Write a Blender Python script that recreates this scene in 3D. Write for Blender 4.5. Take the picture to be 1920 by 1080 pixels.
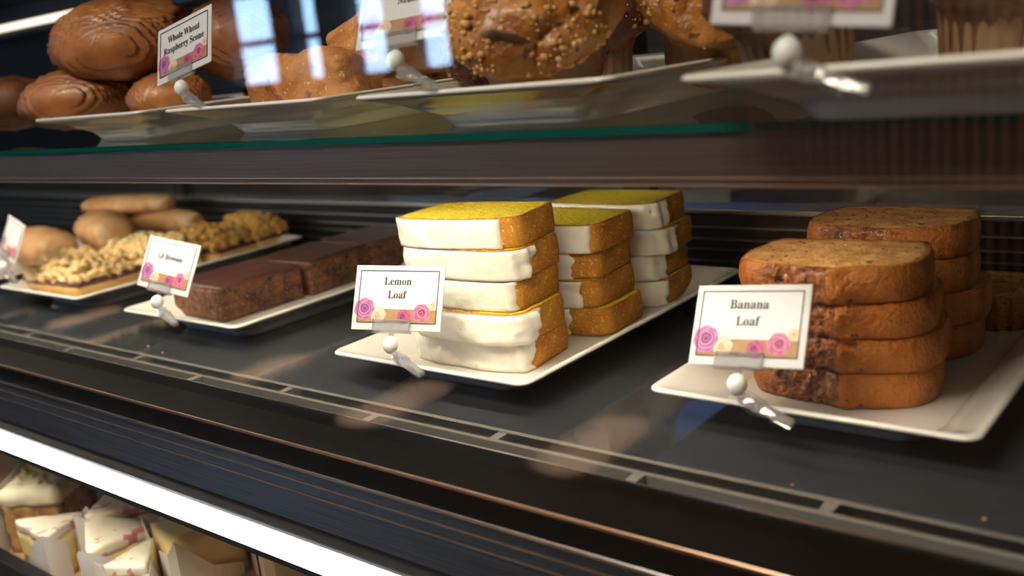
import bpy, bmesh, math, random
import numpy as np
from mathutils import Vector, Matrix, Euler, noise

for o in list(bpy.data.objects):
    bpy.data.objects.remove(o)
S = bpy.context.scene
C = S.collection
R = math.radians
rnd = random.Random(7)

# ------------------------------------------------------------------ camera
YAW, PIT, ROL = R(40.56), R(13.94), R(-6.42)
cam_d = bpy.data.cameras.new('camera')
cam = bpy.data.objects.new('camera', cam_d)
C.objects.link(cam)
fw = Vector((-math.sin(YAW)*math.cos(PIT), math.cos(YAW)*math.cos(PIT), -math.sin(PIT)))
r0 = Vector((math.cos(YAW), math.sin(YAW), 0))
u0 = r0.cross(fw)
rt = r0*math.cos(ROL) + u0*math.sin(ROL)
up = -r0*math.sin(ROL) + u0*math.cos(ROL)
m = Matrix((rt, up, -fw)).transposed().to_4x4()
m.translation = Vector((0, 0, .268))
cam.matrix_world = m
cam_d.sensor_width = 36
cam_d.lens = 1843/1920*36
cam_d.clip_start = .02
cam_d.dof.use_dof = True
cam_d.dof.focus_distance = .79
cam_d.dof.aperture_fstop = 4.5
S.camera = cam

# ------------------------------------------------------------------ world, exposure
W = bpy.data.worlds.new('world')
S.world = W
W.use_nodes = True
W.node_tree.nodes['Background'].inputs[0].default_value = (1.0, .86, .72, 1)
W.node_tree.nodes['Background'].inputs[1].default_value = .20
S.view_settings.view_transform = 'Standard'
S.view_settings.look = 'None'
S.view_settings.exposure = 0.1
S.view_settings.gamma = 1
S.view_settings.use_curve_mapping = False
try:
    S.cycles.use_denoising = True
    S.cycles.max_bounces = 10
    S.cycles.transparent_max_bounces = 16
    S.cycles.transmission_bounces = 8
    S.cycles.caustics_reflective = False
    S.cycles.caustics_refractive = False
    S.cycles.sample_clamp_indirect = 6
except Exception:
    pass

LED_STRENGTH = 46.0        # strip under the glass shelf
CANOPY_STRENGTH = 2.0      # rear canopy strip and the added front fill
LOWER_LED = 36.0           # strip above the lower display
WINDOW_STRENGTH = 24.0
STREAK_POWER = 800

def area(name, loc, size, size_y, power, color, target):
    d = bpy.data.lights.new(name, 'AREA')
    d.shape = 'RECTANGLE'; d.size = size; d.size_y = size_y
    d.energy = power; d.color = color
    o = bpy.data.objects.new(name, d); C.objects.link(o)
    o.location = loc
    o.rotation_euler = (Vector(target)-Vector(loc)).to_track_quat('-Z', 'Y').to_euler()
    return o
# added area lights: customer-side ambient fill, and one brightening the slats for their reflection
area('added_fill_light', (-.6, -.9, 1.72), 1.2, .4, 45, (1.0, .86, .70), (-.6, .5, 0))
area('added_slat_light', (-1.0, -1.6, 1.6), 1.6, .1, 60, (1.0, .72, .48), (-1.0, -2.4, .2))

# added narrow beams: their floor pools imitate the streaks in the front pane
for lx, ly, ln in ((-1.75, -1.555, .36), (-2.66, -1.555, .36), (-3.53, -1.64, .24), (-5.50, -1.80, .30)):
    o_ = area('added_streak_light', (lx, ly, 1.85), .10, ln, STREAK_POWER, (1.0, .70, .50), (lx, ly, -1))
    o_.rotation_euler = (0, 0, 0)
    o_.data.spread = R(3)

# ------------------------------------------------------------------ materials
MATS = {}
def principled(name, col, rough=.5, metal=0, **kw):
    mt = bpy.data.materials.new(name)
    mt.use_nodes = True
    b = mt.node_tree.nodes['Principled BSDF']
    b.inputs['Base Color'].default_value = (*col, 1)
    b.inputs['Roughness'].default_value = rough
    b.inputs['Metallic'].default_value = metal
    for k, v in kw.items():
        b.inputs[k.replace('_', ' ')].default_value = v
    MATS[name] = mt
    return mt

def noisy(name, c1, c2, scale=40, rough=.6, bump=.3, bscale=None, detail=6, lo=.35, hi=.65, dist=.001, c3=None, spots=None, vec_scale=None, **kw):
    """base colour mixed by noise, with bump; spots = (colour, scale, threshold)"""
    mt = principled(name, c1, rough, **kw)
    nt = mt.node_tree; N = nt.nodes; L = nt.links
    b = N['Principled BSDF']
    tc = N.new('ShaderNodeTexCoord')
    src = tc.outputs['Object']
    if vec_scale:
        mp = N.new('ShaderNodeMapping'); mp.inputs['Scale'].default_value = vec_scale
        L.new(src, mp.inputs['Vector']); src = mp.outputs['Vector']
    n = N.new('ShaderNodeTexNoise'); n.inputs['Scale'].default_value = scale; n.inputs['Detail'].default_value = detail
    L.new(src, n.inputs['Vector'])
    r = N.new('ShaderNodeValToRGB')
    r.color_ramp.elements[0].position = lo; r.color_ramp.elements[0].color = (*c1, 1)
    r.color_ramp.elements[1].position = hi; r.color_ramp.elements[1].color = (*c2, 1)
    if c3:
        e = r.color_ramp.elements.new(min(.98, hi+.12)); e.color = (*c3, 1)
    L.new(n.outputs['Fac'], r.inputs['Fac'])
    out = r.outputs['Color']
    if spots:
        for sc, ss, th in spots:
            v = N.new('ShaderNodeTexNoise'); v.inputs['Scale'].default_value = ss; v.inputs['Detail'].default_value = 2
            L.new(src, v.inputs['Vector'])
            rr = N.new('ShaderNodeValToRGB')
            rr.color_ramp.elements[0].position = th; rr.color_ramp.elements[0].color = (0, 0, 0, 1)
            rr.color_ramp.elements[1].position = th+.04; rr.color_ramp.elements[1].color = (1, 1, 1, 1)
            L.new(v.outputs['Fac'], rr.inputs['Fac'])
            mx = N.new('ShaderNodeMix'); mx.data_type = 'RGBA'
            L.new(rr.outputs['Color'], mx.inputs[0]); L.new(out, mx.inputs[6])
            mx.inputs[7].default_value = (*sc, 1)
            out = mx.outputs[2]
    L.new(out, b.inputs['Base Color'])
    if bump:
        n2 = N.new('ShaderNodeTexNoise'); n2.inputs['Scale'].default_value = bscale or scale*4; n2.inputs['Detail'].default_value = 4
        L.new(src, n2.inputs['Vector'])
        bp = N.new('ShaderNodeBump'); bp.inputs['Strength'].default_value = bump; bp.inputs['Distance'].default_value = dist
        L.new(n2.outputs['Fac'], bp.inputs['Height']); L.new(bp.outputs['Normal'], b.inputs['Normal'])
    return mt

def emissive(name, col, strength):
    mt = bpy.data.materials.new(name); mt.use_nodes = True
    nt = mt.node_tree; nt.nodes.clear()
    e = nt.nodes.new('ShaderNodeEmission'); e.inputs[0].default_value = (*col, 1); e.inputs[1].default_value = strength
    o = nt.nodes.new('ShaderNodeOutputMaterial'); nt.links.new(e.outputs[0], o.inputs[0])
    MATS[name] = mt
    return mt

def pane(name, tint, rough=0.0, ior=1.5, film=0.0, film_col=(.8, .8, .85)):
    """thin clear sheet: see-through with a Fresnel reflection"""
    mt = bpy.data.materials.new(name); mt.use_nodes = True
    nt = mt.node_tree; N = nt.nodes; L = nt.links; N.clear()
    t = N.new('ShaderNodeBsdfTransparent'); t.inputs[0].default_value = (*tint, 1)
    g = N.new('ShaderNodeBsdfGlossy'); g.inputs['Roughness'].default_value = rough
    # Schlick reflectance, the same from both sides of the sheet
    ge = N.new('ShaderNodeNewGeometry')
    dp = N.new('ShaderNodeVectorMath'); dp.operation = 'DOT_PRODUCT'
    L.new(ge.outputs['Normal'], dp.inputs[0]); L.new(ge.outputs['Incoming'], dp.inputs[1])
    def mth(op, a, b=None):
        q = N.new('ShaderNodeMath'); q.operation = op
        if isinstance(a, float): q.inputs[0].default_value = a
        else: L.new(a, q.inputs[0])
        if b is not None:
            if isinstance(b, float): q.inputs[1].default_value = b
            else: L.new(b, q.inputs[1])
        return q.outputs[0]
    r0_ = ((ior-1)/(ior+1))**2
    fac = mth('ADD', mth('MULTIPLY', mth('POWER', mth('SUBTRACT', 1.0, mth('ABSOLUTE', dp.outputs['Value'])), 5.0), 1-r0_), r0_)
    mx = N.new('ShaderNodeMixShader'); L.new(fac, mx.inputs[0]); L.new(t.outputs[0], mx.inputs[1]); L.new(g.outputs[0], mx.inputs[2])
    last = mx.outputs[0]
    if film:
        d = N.new('ShaderNodeBsdfDiffuse'); d.inputs[0].default_value = (*film_col, 1)
        m2 = N.new('ShaderNodeMixShader'); m2.inputs[0].default_value = film
        L.new(last, m2.inputs[1]); L.new(d.outputs[0], m2.inputs[2]); last = m2.outputs[0]
    o = N.new('ShaderNodeOutputMaterial'); L.new(last, o.inputs[0])
    MATS[name] = mt
    return mt

M_deck = noisy('deck_slate', (.030, .034, .040), (.046, .050, .056), scale=3, rough=.09, bump=.02, bscale=300, dist=.0003)
M_black = noisy('black_powder_coat', (.0008, .0008, .0007), (.0018, .0016, .0012), scale=60, rough=.5, bump=.12, bscale=900, dist=.0004, Specular_IOR_Level=.02)
M_blacksat = principled('black_satin_trim', (.01, .01, .011), .3)
M_steel = principled('brushed_steel', (.5, .48, .46), .32, 1.0)
M_copper = principled('warm_steel_trim', (.75, .5, .36), .28, 1.0)
M_silver = principled('silver_trim', (.75, .72, .70), .25, 1.0)
M_fascia = noisy('bronze_brushed_fascia', (.085, .062, .046), (.12, .09, .068), scale=8, rough=.42, metal=.55, bump=.15, bscale=60, vec_scale=(1, 40, 220), dist=.0004)
M_lowpanel = noisy('smoked_glossy_panel', (.010, .010, .011), (.026, .026, .028), scale=10, rough=.30, Specular_IOR_Level=.07, bump=.1, bscale=40, vec_scale=(1, 60, 200), dist=.0003)
M_clearbar = principled('clear_acrylic_bar', (.17, .16, .15), .16)
M_slot = principled('dark_air_slot', (.006, .0065, .005), .6)
M_glass = pane('front_pane_glass', (.97, .98, .97), 0.0, 1.5)
M_shelfglass = pane('shelf_glass', (.93, .97, .95), 0.0, 1.5)
M_backglass = pane('back_pane_glass', (.9, .92, .92), .02, 1.5, .015)
M_teal = principled('teal_glass_edge', (.0, .10, .075), .15, Transmission_Weight=.3)
M_acryl = pane('clear_plastic', (.96, .96, .97), .03, 2.3, .10, (.9, .9, .9))
M_whiteplastic = principled('milky_plastic', (.86, .85, .84), .35, Subsurface_Weight=.2)
M_plate = principled('glazed_white_porcelain', (.80, .775, .72), .16, Coat_Weight=.5, Coat_Roughness=.08)
M_card = principled('card_stock', (.57, .57, .60), .5)
M_ink = principled('black_ink', (.02, .02, .025), .5)
M_ribbon = noisy('tan_ribbon_print', (.30, .16, .06), (.36, .20, .09), scale=90, rough=.5, bump=0)
ROSE = {
 'purple': [principled('rose_purple_'+k, c, .5) for k, c in (('light', (.46, .18, .38)), ('mid', (.30, .08, .25)), ('dark', (.14, .03, .12)))],
 'pink': [principled('rose_pink_'+k, c, .5) for k, c in (('light', (.54, .17, .31)), ('mid', (.38, .065, .18)), ('dark', (.20, .02, .08)))],
 'magenta': [principled('rose_magenta_'+k, c, .5) for k, c in (('light', (.44, .07, .20)), ('mid', (.30, .03, .13)), ('dark', (.16, .01, .06)))],
 'cream': [principled('rose_cream_'+k, c, .5) for k, c in (('light', (.64, .52, .42)), ('mid', (.60, .40, .27)), ('dark', (.48, .27, .15)))],
}
M_lemoncrumb = noisy('lemon_cake_crumb', (.93, .66, .02), (.96, .76, .06), scale=120, rough=.85, bump=.8, bscale=700, dist=.0015, spots=[((.70, .44, .02), 330, .62)])
M_lemoncrust = noisy('lemon_cake_crust', (.42, .135, .010), (.74, .33, .03), scale=45, rough=.6, bump=1.0, bscale=520, dist=.0025, spots=[((.85, .55, .15), 380, .63), ((.28, .08, .01), 260, .68)])
M_icing = noisy('lemon_icing', (.88, .81, .66), (.92, .87, .78), scale=35, rough=.22, bump=.7, bscale=90, dist=.002, spots=[((.70, .58, .12), 330, .74), ((.55, .42, .30), 60, .74)], Subsurface_Weight=.35, Subsurface_Radius=(.006, .004, .002), Coat_Weight=.35)
M_banacrumb = noisy('banana_bread_crumb', (.60, .25, .065), (.86, .47, .17), scale=70, rough=.85, bump=.8, bscale=600, dist=.0012, spots=[((.10, .03, .01), 260, .645), ((.22, .08, .02), 120, .66)])
M_banacrust = noisy('banana_bread_crust', (.26, .060, .008), (.62, .20, .026), scale=30, rough=.42, bump=1.0, bscale=420, dist=.002, spots=[((.14, .035, .012), 150, .68)], Coat_Weight=.12)
M_banacrack = noisy('banana_bread_cracked_crust', (.15, .035, .010), (.48, .15, .03), scale=110, rough=.38, bump=1.0, bscale=300, dist=.004, Coat_Weight=.35)
M_brownie = noisy('brownie_crumb', (.050, .017, .009), (.22, .080, .036), scale=110, rough=.75, bump=1.0, bscale=380, dist=.003, spots=[((.40, .17, .08), 300, .63)])
M_ganache = noisy('brownie_glaze', (.095, .036, .024), (.12, .048, .034), scale=14, rough=.33, bump=.06, bscale=60, dist=.0005)
M_streusel = noisy('blond_streusel', (.78, .50, .19), (.93, .72, .38), scale=90, rough=.75, bump=.5, bscale=500, dist=.001)
M_streusel2 = noisy('golden_green_streusel', (.40, .19, .04), (.58, .34, .09), scale=90, rough=.75, bump=.5, bscale=500, dist=.001, spots=[((.28, .30, .07), 160, .62)])
M_jam = noisy('dark_jam_layer', (.07, .018, .03), (.14, .04, .05), scale=200, rough=.3, bump=.5, bscale=300)
M_bar = noisy('shortbread_base', (.52, .29, .09), (.64, .40, .15), scale=90, rough=.8, bump=.5, bscale=500)
M_croissant = noisy('croissant_crust', (.24, .075, .020), (.42, .155, .045), scale=30, rough=.42, bump=.5, bscale=260, dist=.0008, c3=(.52, .25, .10), vec_scale=(1, 1, 1), Coat_Weight=.15)
M_roll = noisy('pale_roll_crust', (.50, .22, .08), (.70, .40, .19), scale=22, rough=.8, bump=.5, bscale=200, dist=.002, spots=[((.74, .50, .30), 16, .66)])
M_darkroll = noisy('dark_pastry_crust', (.10, .03, .012), (.22, .075, .025), scale=40, rough=.5, bump=.6, bscale=260)
M_scone = noisy('scone_crust', (.44, .17, .045), (.62, .30, .10), scale=45, rough=.6, bump=.9, bscale=200, dist=.002, spots=[((.36, .12, .14), 50, .63), ((.75, .50, .28), 300, .66)])
M_muffin = noisy('muffin_top_crust', (.22, .060, .008), (.52, .23, .04), scale=34, rough=.42, bump=1.0, bscale=260, dist=.0015, spots=[((.12, .03, .01), 70, .66)], Coat_Weight=.2)
M_berrymuffin = noisy('berry_muffin_crust', (.14, .035, .028), (.30, .10, .05), scale=55, rough=.5, bump=.9, bscale=260, dist=.0015, spots=[((.08, .02, .06), 60, .60)])
M_chocmuffin = noisy('chocolate_muffin_crust', (.035, .012, .006), (.13, .05, .018), scale=45, rough=.55, bump=.9, bscale=260, dist=.0015)
M_mstreusel = noisy('muffin_crumb_topping', (.48, .24, .07), (.66, .40, .16), scale=120, rough=.8, bump=.5, bscale=500)
M_paper = principled('brown_baking_paper', (.30, .17, .09), .7, Transmission_Weight=.25)
M_whitepaper = principled('white_parchment', (.82, .78, .74), .7)
M_kraft = noisy('kraft_board', (.60, .38, .19), (.68, .45, .24), scale=20, rough=.75, bump=.1, bscale=300)
M_cheese = noisy('cheesecake_filling', (.92, .70, .26), (.94, .76, .34), scale=60, rough=.55, bump=.1, bscale=300)
M_pinktop = noisy('pink_marbled_cream', (.90, .80, .58), (.93, .84, .66), scale=30, rough=.5, bump=.2, bscale=200, spots=[((.80, .28, .30), 55, .60)])
M_carrot = noisy('carrot_cake_crumb', (.36, .17, .05), (.62, .36, .12), scale=90, rough=.85, bump=1, bscale=300, dist=.003, spots=[((.14, .05, .02), 110, .62), ((.86, .76, .50), 90, .68)])
M_frost = noisy('cream_frosting', (.88, .80, .50), (.93, .87, .64), scale=30, rough=.5, bump=.3, bscale=90, dist=.002)
M_crumb = principled('loose_crumb', (.62, .40, .16), .8)
M_wood = noisy('walnut_slat', (.14, .065, .032), (.22, .11, .055), scale=6, rough=.5, bump=.1, bscale=40, vec_scale=(8, 8, .6))
M_wallback = noisy('dark_wall_paint', (.035, .032, .032), (.05, .046, .044), scale=2, rough=.8, bump=.05)
M_wallfront = principled('charcoal_wall_paint', (.014, .012, .011), .8)
M_floor = noisy('shop_floor', (.050, .038, .030), (.07, .053, .042), scale=4, rough=.6, bump=.05)
M_counter = noisy('brown_worktop', (.05, .028, .016), (.08, .045, .025), scale=4, rough=.3, bump=.05, vec_scale=(1, 6, 1))
M_pinkbox = principled('pink_carton', (.80, .42, .38), .6)
M_whitebox = principled('white_carton', (.85, .78, .70), .6)
M_led = emissive('shelf_led_diffuser', (1.0, .86, .66), LED_STRENGTH)
M_canopyled = emissive('canopy_led_diffuser', (1.0, .84, .66), CANOPY_STRENGTH)
M_lowled = emissive('lower_led_diffuser', (1.0, .95, .84), LOWER_LED)
M_daylight = emissive('daylight_outside', (.42, .64, 1.0), WINDOW_STRENGTH)
M_blueglow = emissive('blue_glow', (.16, .26, .62), 1.4)
M_winframe = principled('window_frame_paint', (.03, .03, .03), .5)

# ------------------------------------------------------------------ mesh helpers
def link(name, me, parent=None, loc=None, rot=None):
    o = bpy.data.objects.new(name, me)
    C.objects.link(o)
    if parent is not None: o.parent = parent
    if loc is not None: o.location = loc
    if rot is not None: o.rotation_euler = rot
    return o

def mesh(name, V, F, mats, parent=None, smooth=True, mi=None, loc=None, rot=None):
    me = bpy.data.meshes.new(name)
    me.from_pydata([tuple(v) for v in V], [], [tuple(f) for f in F])
    if not isinstance(mats, (list, tuple)): mats = [mats]
    for k in mats: me.materials.append(k)
    if mi is not None: me.polygons.foreach_set('material_index', mi)
    me.polygons.foreach_set('use_smooth', [smooth]*len(me.polygons))
    me.update()
    return link(name, me, parent, loc, rot)

def bmobj(name, bm, mats, parent=None, smooth=False, loc=None, rot=None):
    me = bpy.data.meshes.new(name)
    bmesh.ops.recalc_face_normals(bm, faces=bm.faces[:])
    bm.to_mesh(me); bm.free()
    if not isinstance(mats, (list, tuple)): mats = [mats]
    for k in mats: me.materials.append(k)
    me.polygons.foreach_set('use_smooth', [smooth]*len(me.polygons))
    return link(name, me, parent, loc, rot)

def add_box(bm, x0, x1, y0, y1, z0, z1, bev=0, seg=2, mi=0, mat=None):
    r = bmesh.ops.create_cube(bm, size=1)
    vs = r['verts']
    for v in vs:
        v.co = Vector((x0+(v.co.x+.5)*(x1-x0), y0+(v.co.y+.5)*(y1-y0), z0+(v.co.z+.5)*(z1-z0)))
        if mat is not None: v.co = mat @ v.co
    fs = set(f for v in vs for f in v.link_faces)
    for f in fs: f.material_index = mi
    if bev:
        es = set(e for v in vs for e in v.link_edges)
        bmesh.ops.bevel(bm, geom=list(es), offset=bev, segments=seg, affect='EDGES', profile=.5)

def box(name, x0, x1, y0, y1, z0, z1, mat, parent=None, bev=0, seg=2):
    bm = bmesh.new(); add_box(bm, x0, x1, y0, y1, z0, z1, bev, seg)
    return bmobj(name, bm, mat, parent)

def tag(o, label=None, cat=None, group=None, kind=None):
    if label: o['label'] = label
    if cat: o['category'] = cat
    if group: o['group'] = group
    if kind: o['kind'] = kind
    return o

def empty(name, loc, rz=0.0, rot=None):
    o = bpy.data.objects.new(name, None); C.objects.link(o)
    o.empty_display_size = .01
    o.location = loc
    o.rotation_euler = rot if rot is not None else (0, 0, rz)
    return o

def grid_faces(nu, nv, closed_u=True):
    F = []
    for j in range(nv-1):
        for i in range(nu if closed_u else nu-1):
            a = j*nu+i; b = j*nu+(i+1) % nu
            F.append((a, b, b+nu, a+nu))
    return F

def rpoly(pts, rad, n):
    """closed polygon with softened corners, evenly resampled to n points"""
    P = [Vector(p) for p in pts]; out = []
    k = len(P)
    for i in range(k):
        a, b, c = P[i-1], P[i], P[(i+1) % k]
        r = rad[i] if isinstance(rad, (list, tuple)) else rad
        d1 = (a-b); d2 = (c-b)
        p1 = b+d1.normalized()*min(r, d1.length*.5); p2 = b+d2.normalized()*min(r, d2.length*.5)
        for t in [q_/6 for q_ in range(7)]:
            out.append((1-t)**2*p1+2*t*(1-t)*b+t*t*p2)
    out.append(out[0])
    D = [0]
    for i in range(1, len(out)): D.append(D[-1]+(out[i]-out[i-1]).length)
    xs = np.array([p.x for p in out]); ys = np.array([p.y for p in out]); D = np.array(D)
    s = np.linspace(0, D[-1], n, endpoint=False)
    return np.stack([np.interp(s, D, xs), np.interp(s, D, ys)], 1)

def normals2(P):
    t = np.roll(P, -1, 0)-np.roll(P, 1, 0)
    t /= np.linalg.norm(t, axis=1)[:, None]+1e-9
    return np.stack([t[:, 1], -t[:, 0]], 1)

def fbm(x, y, z, sc, oct=3):
    v = 0; a = 1; s = sc
    for _ in range(oct):
        v += a*noise.noise((x*s, y*s, z*s)); a *= .5; s *= 2.1
    return v

# ------------------------------------------------------------------ setting: shop shell
def struct(o): o['kind'] = 'structure'; return o
struct(box('floor', -12, 3, -2.75, 4.2, -1.05, -1.0, M_floor))
struct(box('ceiling', -12, 3, -2.75, 4.2, 1.9, 1.95, M_wallfront))
struct(box('wall_back', -12, 3, 4.0, 4.1, -1.0, 1.9, M_wallback))
struct(box('wall_left', -12.1, -12, -2.75, 4.1, -1.0, 1.9, M_wallback))
# wall behind the customers: dark, with a big shop window; slats mounted on its right half
WY = -2.4
bm = bmesh.new()
WINX = [(-4.80, -4.32), (-4.22, -3.96), (-3.80, -3.48), (-3.36, -3.08)]
WZ0, WZ1 = .17, 1.55
add_box(bm, -12, 3, WY-.3, WY-.15, -1.0, WZ0)
add_box(bm, -12, 3, WY-.3, WY-.15, WZ1, 1.9)
xs = [-12]+[v for p in WINX for v in p]+[3]
for i in range(0, len(xs), 2): add_box(bm, xs[i], xs[i+1], WY-.3, WY-.15, WZ0, WZ1)
struct(bmobj('wall_front', bm, M_wallfront))
for i, (a, b) in enumerate(WINX):
    w = empty('window_%d' % (i+1), (0, 0, 0)); struct(w)
    bm = bmesh.new()
    for (p, q, r_, s) in ((a, a+.02, WZ0, WZ1), (b-.02, b, WZ0, WZ1), (a, b, WZ0, WZ0+.03), (a, b, WZ1-.04, WZ1), (a, b, .40, .43), (a, b, .66, .69)):
        add_box(bm, p, q, WY-.28, WY-.2, r_, s)
    if b-a > 1: add_box(bm, (a+b)/2-.03, (a+b)/2+.03, WY-.28, WY-.2, WZ0, WZ1)
    struct(bmobj('window_frame', bm, M_winframe, w))
    struct(box('window_pane', a+.02, b-.02, WY-.245, WY-.24, WZ0+.02, WZ1-.02, M_backglass, w))
struct(box('trim_1', -12, 3, WY-.16, WY-.12, -1.0, -.88, M_winframe))
sk = box('daylight_sky', -8, -2, WY-1.6, WY-1.55, -.6, 2.6, M_daylight); struct(sk)
bm = bmesh.new()
x = -1.62
while x < -.1:
    add_box(bm, x, x+.022, WY-.14, WY-.09, -.9, 1.85, .003, 1); x += .042
tag(bmobj('slatted_wall_panel', bm, M_wood), 'walnut panel of upright slats on the wall across the shop', 'wall panel')

# ------------------------------------------------------------------ the display case
X0, X1 = -3.2, .9
case = empty('display_case', (0, 0, -1.0))
tag(case, 'black refrigerated bakery display case with glass front and two lit levels', 'display case')
def cpart(o):
    o.parent = case; o.matrix_parent_inverse = Matrix.Translation((0, 0, 1.0)); return o
cpart(box('deck_panel', X0, X1, .492, .93, -.02, 0, M_deck))
# clear slotted air strip in front of the deck
bm = bmesh.new()
add_box(bm, X0, X1, .4875, .492, -.012, .0006, .0005, 1)
add_box(bm, X0, X1, .473, .4765, -.012, .0, .0005, 1)
add_box(bm, X0, X1, .457, .4595, -.012, .0012, .0005, 1)
k = X0
for i in range(-10, 6):
    xa = -.441+i*.2405
    if X0 < xa < X1: add_box(bm, xa-.004, xa+.004, .4755, .489, -.012, -.0004)
    xb = -.558+i*.2405
    if X0 < xb < X1: add_box(bm, xb-.004, xb+.004, .4585, .474, -.012, -.0004)
cpart(bmobj('air_grille', bm, M_clearbar))
bm = bmesh.new()
add_box(bm, X0, X1, .4862, .4868, -.012, .0008)
cpart(bmobj('grille_edge_highlight_rail', bm, M_silver))
cpart(box('air_slot_channel', X0, X1, .457, .4925, -.02, -.0085, M_slot))
# front nose
bm = bmesh.new()
prof = [(.4565, -.001), (.4565, .0005), (.440, .0005), (.412, -.004), (.4085, -.006), (.4085, -.022), (.392, -.056), (.392, -.10), (.4565, -.10)]
vs0 = [bm.verts.new((X0, y, z)) for y, z in prof]; vs1 = [bm.verts.new((X1, y, z)) for y, z in prof]
for i in range(len(prof)):
    j = (i+1) % len(prof); f = bm.faces.new((vs0[i], vs0[j], vs1[j], vs1[i]))
    f.material_index = 1 if i == 5 else 0
bm.faces.new(vs0); bm.faces.new(vs1[::-1])
cpart(bmobj('nose_panel', bm, [M_black, M_lowpanel]))
cpart(box('grille_front_trim', X0, X1, .4562, .4578, -.004, .0018, M_silver))
cpart(box('edge_highlight_strip', X0, X1, .4092, .4104, -.006, -.0030, M_copper, bev=.0003, seg=1))  # copper strip standing in for the warm highlight along the nose edge
cpart(box('silver_trim', X0, X1, .4060, .4086, -.0235, -.0205, M_silver, bev=.0004, seg=1))
bm = bmesh.new()
for yy, zz in ((.4040, -.030), (.4005, -.037)):
    add_box(bm, X0, X1, yy-.0006, yy+.0006, zz-.0006, zz+.0006)
cpart(bmobj('pane_channel', bm, M_steel))
# lower strip light: a rounded diffuser tube under the nose
bm = bmesh.new()
prof = []
for t in np.linspace(0, 2*math.pi, 20, endpoint=False):
    prof.append((.3865+.0055*math.cos(t), -.075+.0135*math.sin(t)))
vs0 = [bm.verts.new((X0, y, z)) for y, z in prof]; vs1 = [bm.verts.new((X1, y, z)) for y, z in prof]
for i in range(20): bm.faces.new((vs0[i], vs0[(i+1) % 20], vs1[(i+1) % 20], vs1[i]))
bm.faces.new(vs0); bm.faces.new(vs1[::-1])
cpart(bmobj('lower_light_tube', bm, M_lowled))
cpart(box('lower_light_rail', X0, X1, .3790, .3925, -.0605, -.056, M_blacksat, bev=.001))
# lower compartment
cpart(box('lower_floor', X0, X1, .36, .95, -.262, -.25, M_blacksat))
cpart(box('lower_back_panel', X0, X1, .90, .93, -.25, -.02, M_blacksat))
cpart(box('lower_front_rail', X0, X1, .362, .378, -.262, -.212, M_blacksat, bev=.002))
cpart(box('lower_front_pane', X0, X1, .3735, .3755, -.212, -.0615, M_glass))
# front pane
cpart(box('front_pane', X0, X1, .3995, .4035, -.022, .62, M_glass))
# back frame with the ridged sill
bm = bmesh.new()
add_box(bm, X0, X1, .925, .96, -.0, .070)
cpart(bmobj('back_sill', bm, M_blacksat))
bm = bmesh.new()
for zz in (.018, .031, .042, .055): add_box(bm, X0, X1, .9215, .9255, zz-.0009, zz+.0009)
cpart(bmobj('sill_ridge', bm, M_steel))
cpart(box('sill_cap', X0, X1, .922, .962, .069, .0745, M_steel, bev=.001))
cpart(box('back_door_pane', X0, X1, .945, .948, .0745, .56, M_backglass))
for xx in (-2.35, -1.55, -.62, .15): cpart(box('back_door_frame', xx, xx+.035, .938, .956, .0745, .56, M_blacksat))
cpart(box('canopy', X0, X1, .395, .97, .56, .64, M_blacksat))
# fascia under the glass shelf
cpart(box('shelf_fascia', X0, X1, .474, .480, .1815, .2103, M_fascia))
cpart(box('fascia_trim', X0, X1, .4728, .4745, .1850, .1860, M_copper, bev=.0003, seg=1))
cpart(box('fascia_lower_lip', X0, X1, .4735, .4775, .1806, .1820, M_copper, bev=.0004, seg=1))
cpart(box('shelf_light_tube', -2.5, -.25, .4815, .494, .1862, .190, M_led))
cpart(box('shelf_light_housing', -2.6, .9, .480, .50, .190, .2100, M_blacksat))
for xx in (-2.6, -1.75, -.9, .1):
    bm = bmesh.new(); add_box(bm, xx, xx+.012, .50, .945, .200, .2103); cpart(bmobj('shelf_bracket', bm, M_blacksat))
# canopy rear lamp, then an added out-of-view front strip lighting the muffins
cpart(box('canopy_rear_light', X0, X1, .885, .893, .392, .403, M_canopyled))
cpart(box('canopy_rear_light_housing', X0, X1, .894, .925, .380, .43, M_blacksat))
cpart(box('added_front_fill', -2.6, X1, .43, .46, .552, .56, M_canopyled))

sh = empty('glass_shelf', (-1.1, .68, .2105))
tag(sh, 'long clear glass shelf with teal edge carrying the upper pastry plates', 'shelf')
box('pane', -1.9, 2.0, -.208, .24, 0, .0050, M_shelfglass, sh)
box('polished_edge', -1.9, 2.0, -.2095, -.208, .0004, .0046, M_teal, sh)

# added blue glowing panel, made up to give the blue reflection on the deck
t = empty('blue_glow_panel', (-2.25, 3.99, 1.45)); tag(t, 'added glowing blue panel on the back wall, mirrored beside the banana plate', 'glow panel')
box('panel_rim', -.42, .42, -.03, 0.008, -.27, .27, M_winframe, t, .004)
box('display', -.40, .40, -.034, -.029, -.25, .25, M_blueglow, t)

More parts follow.
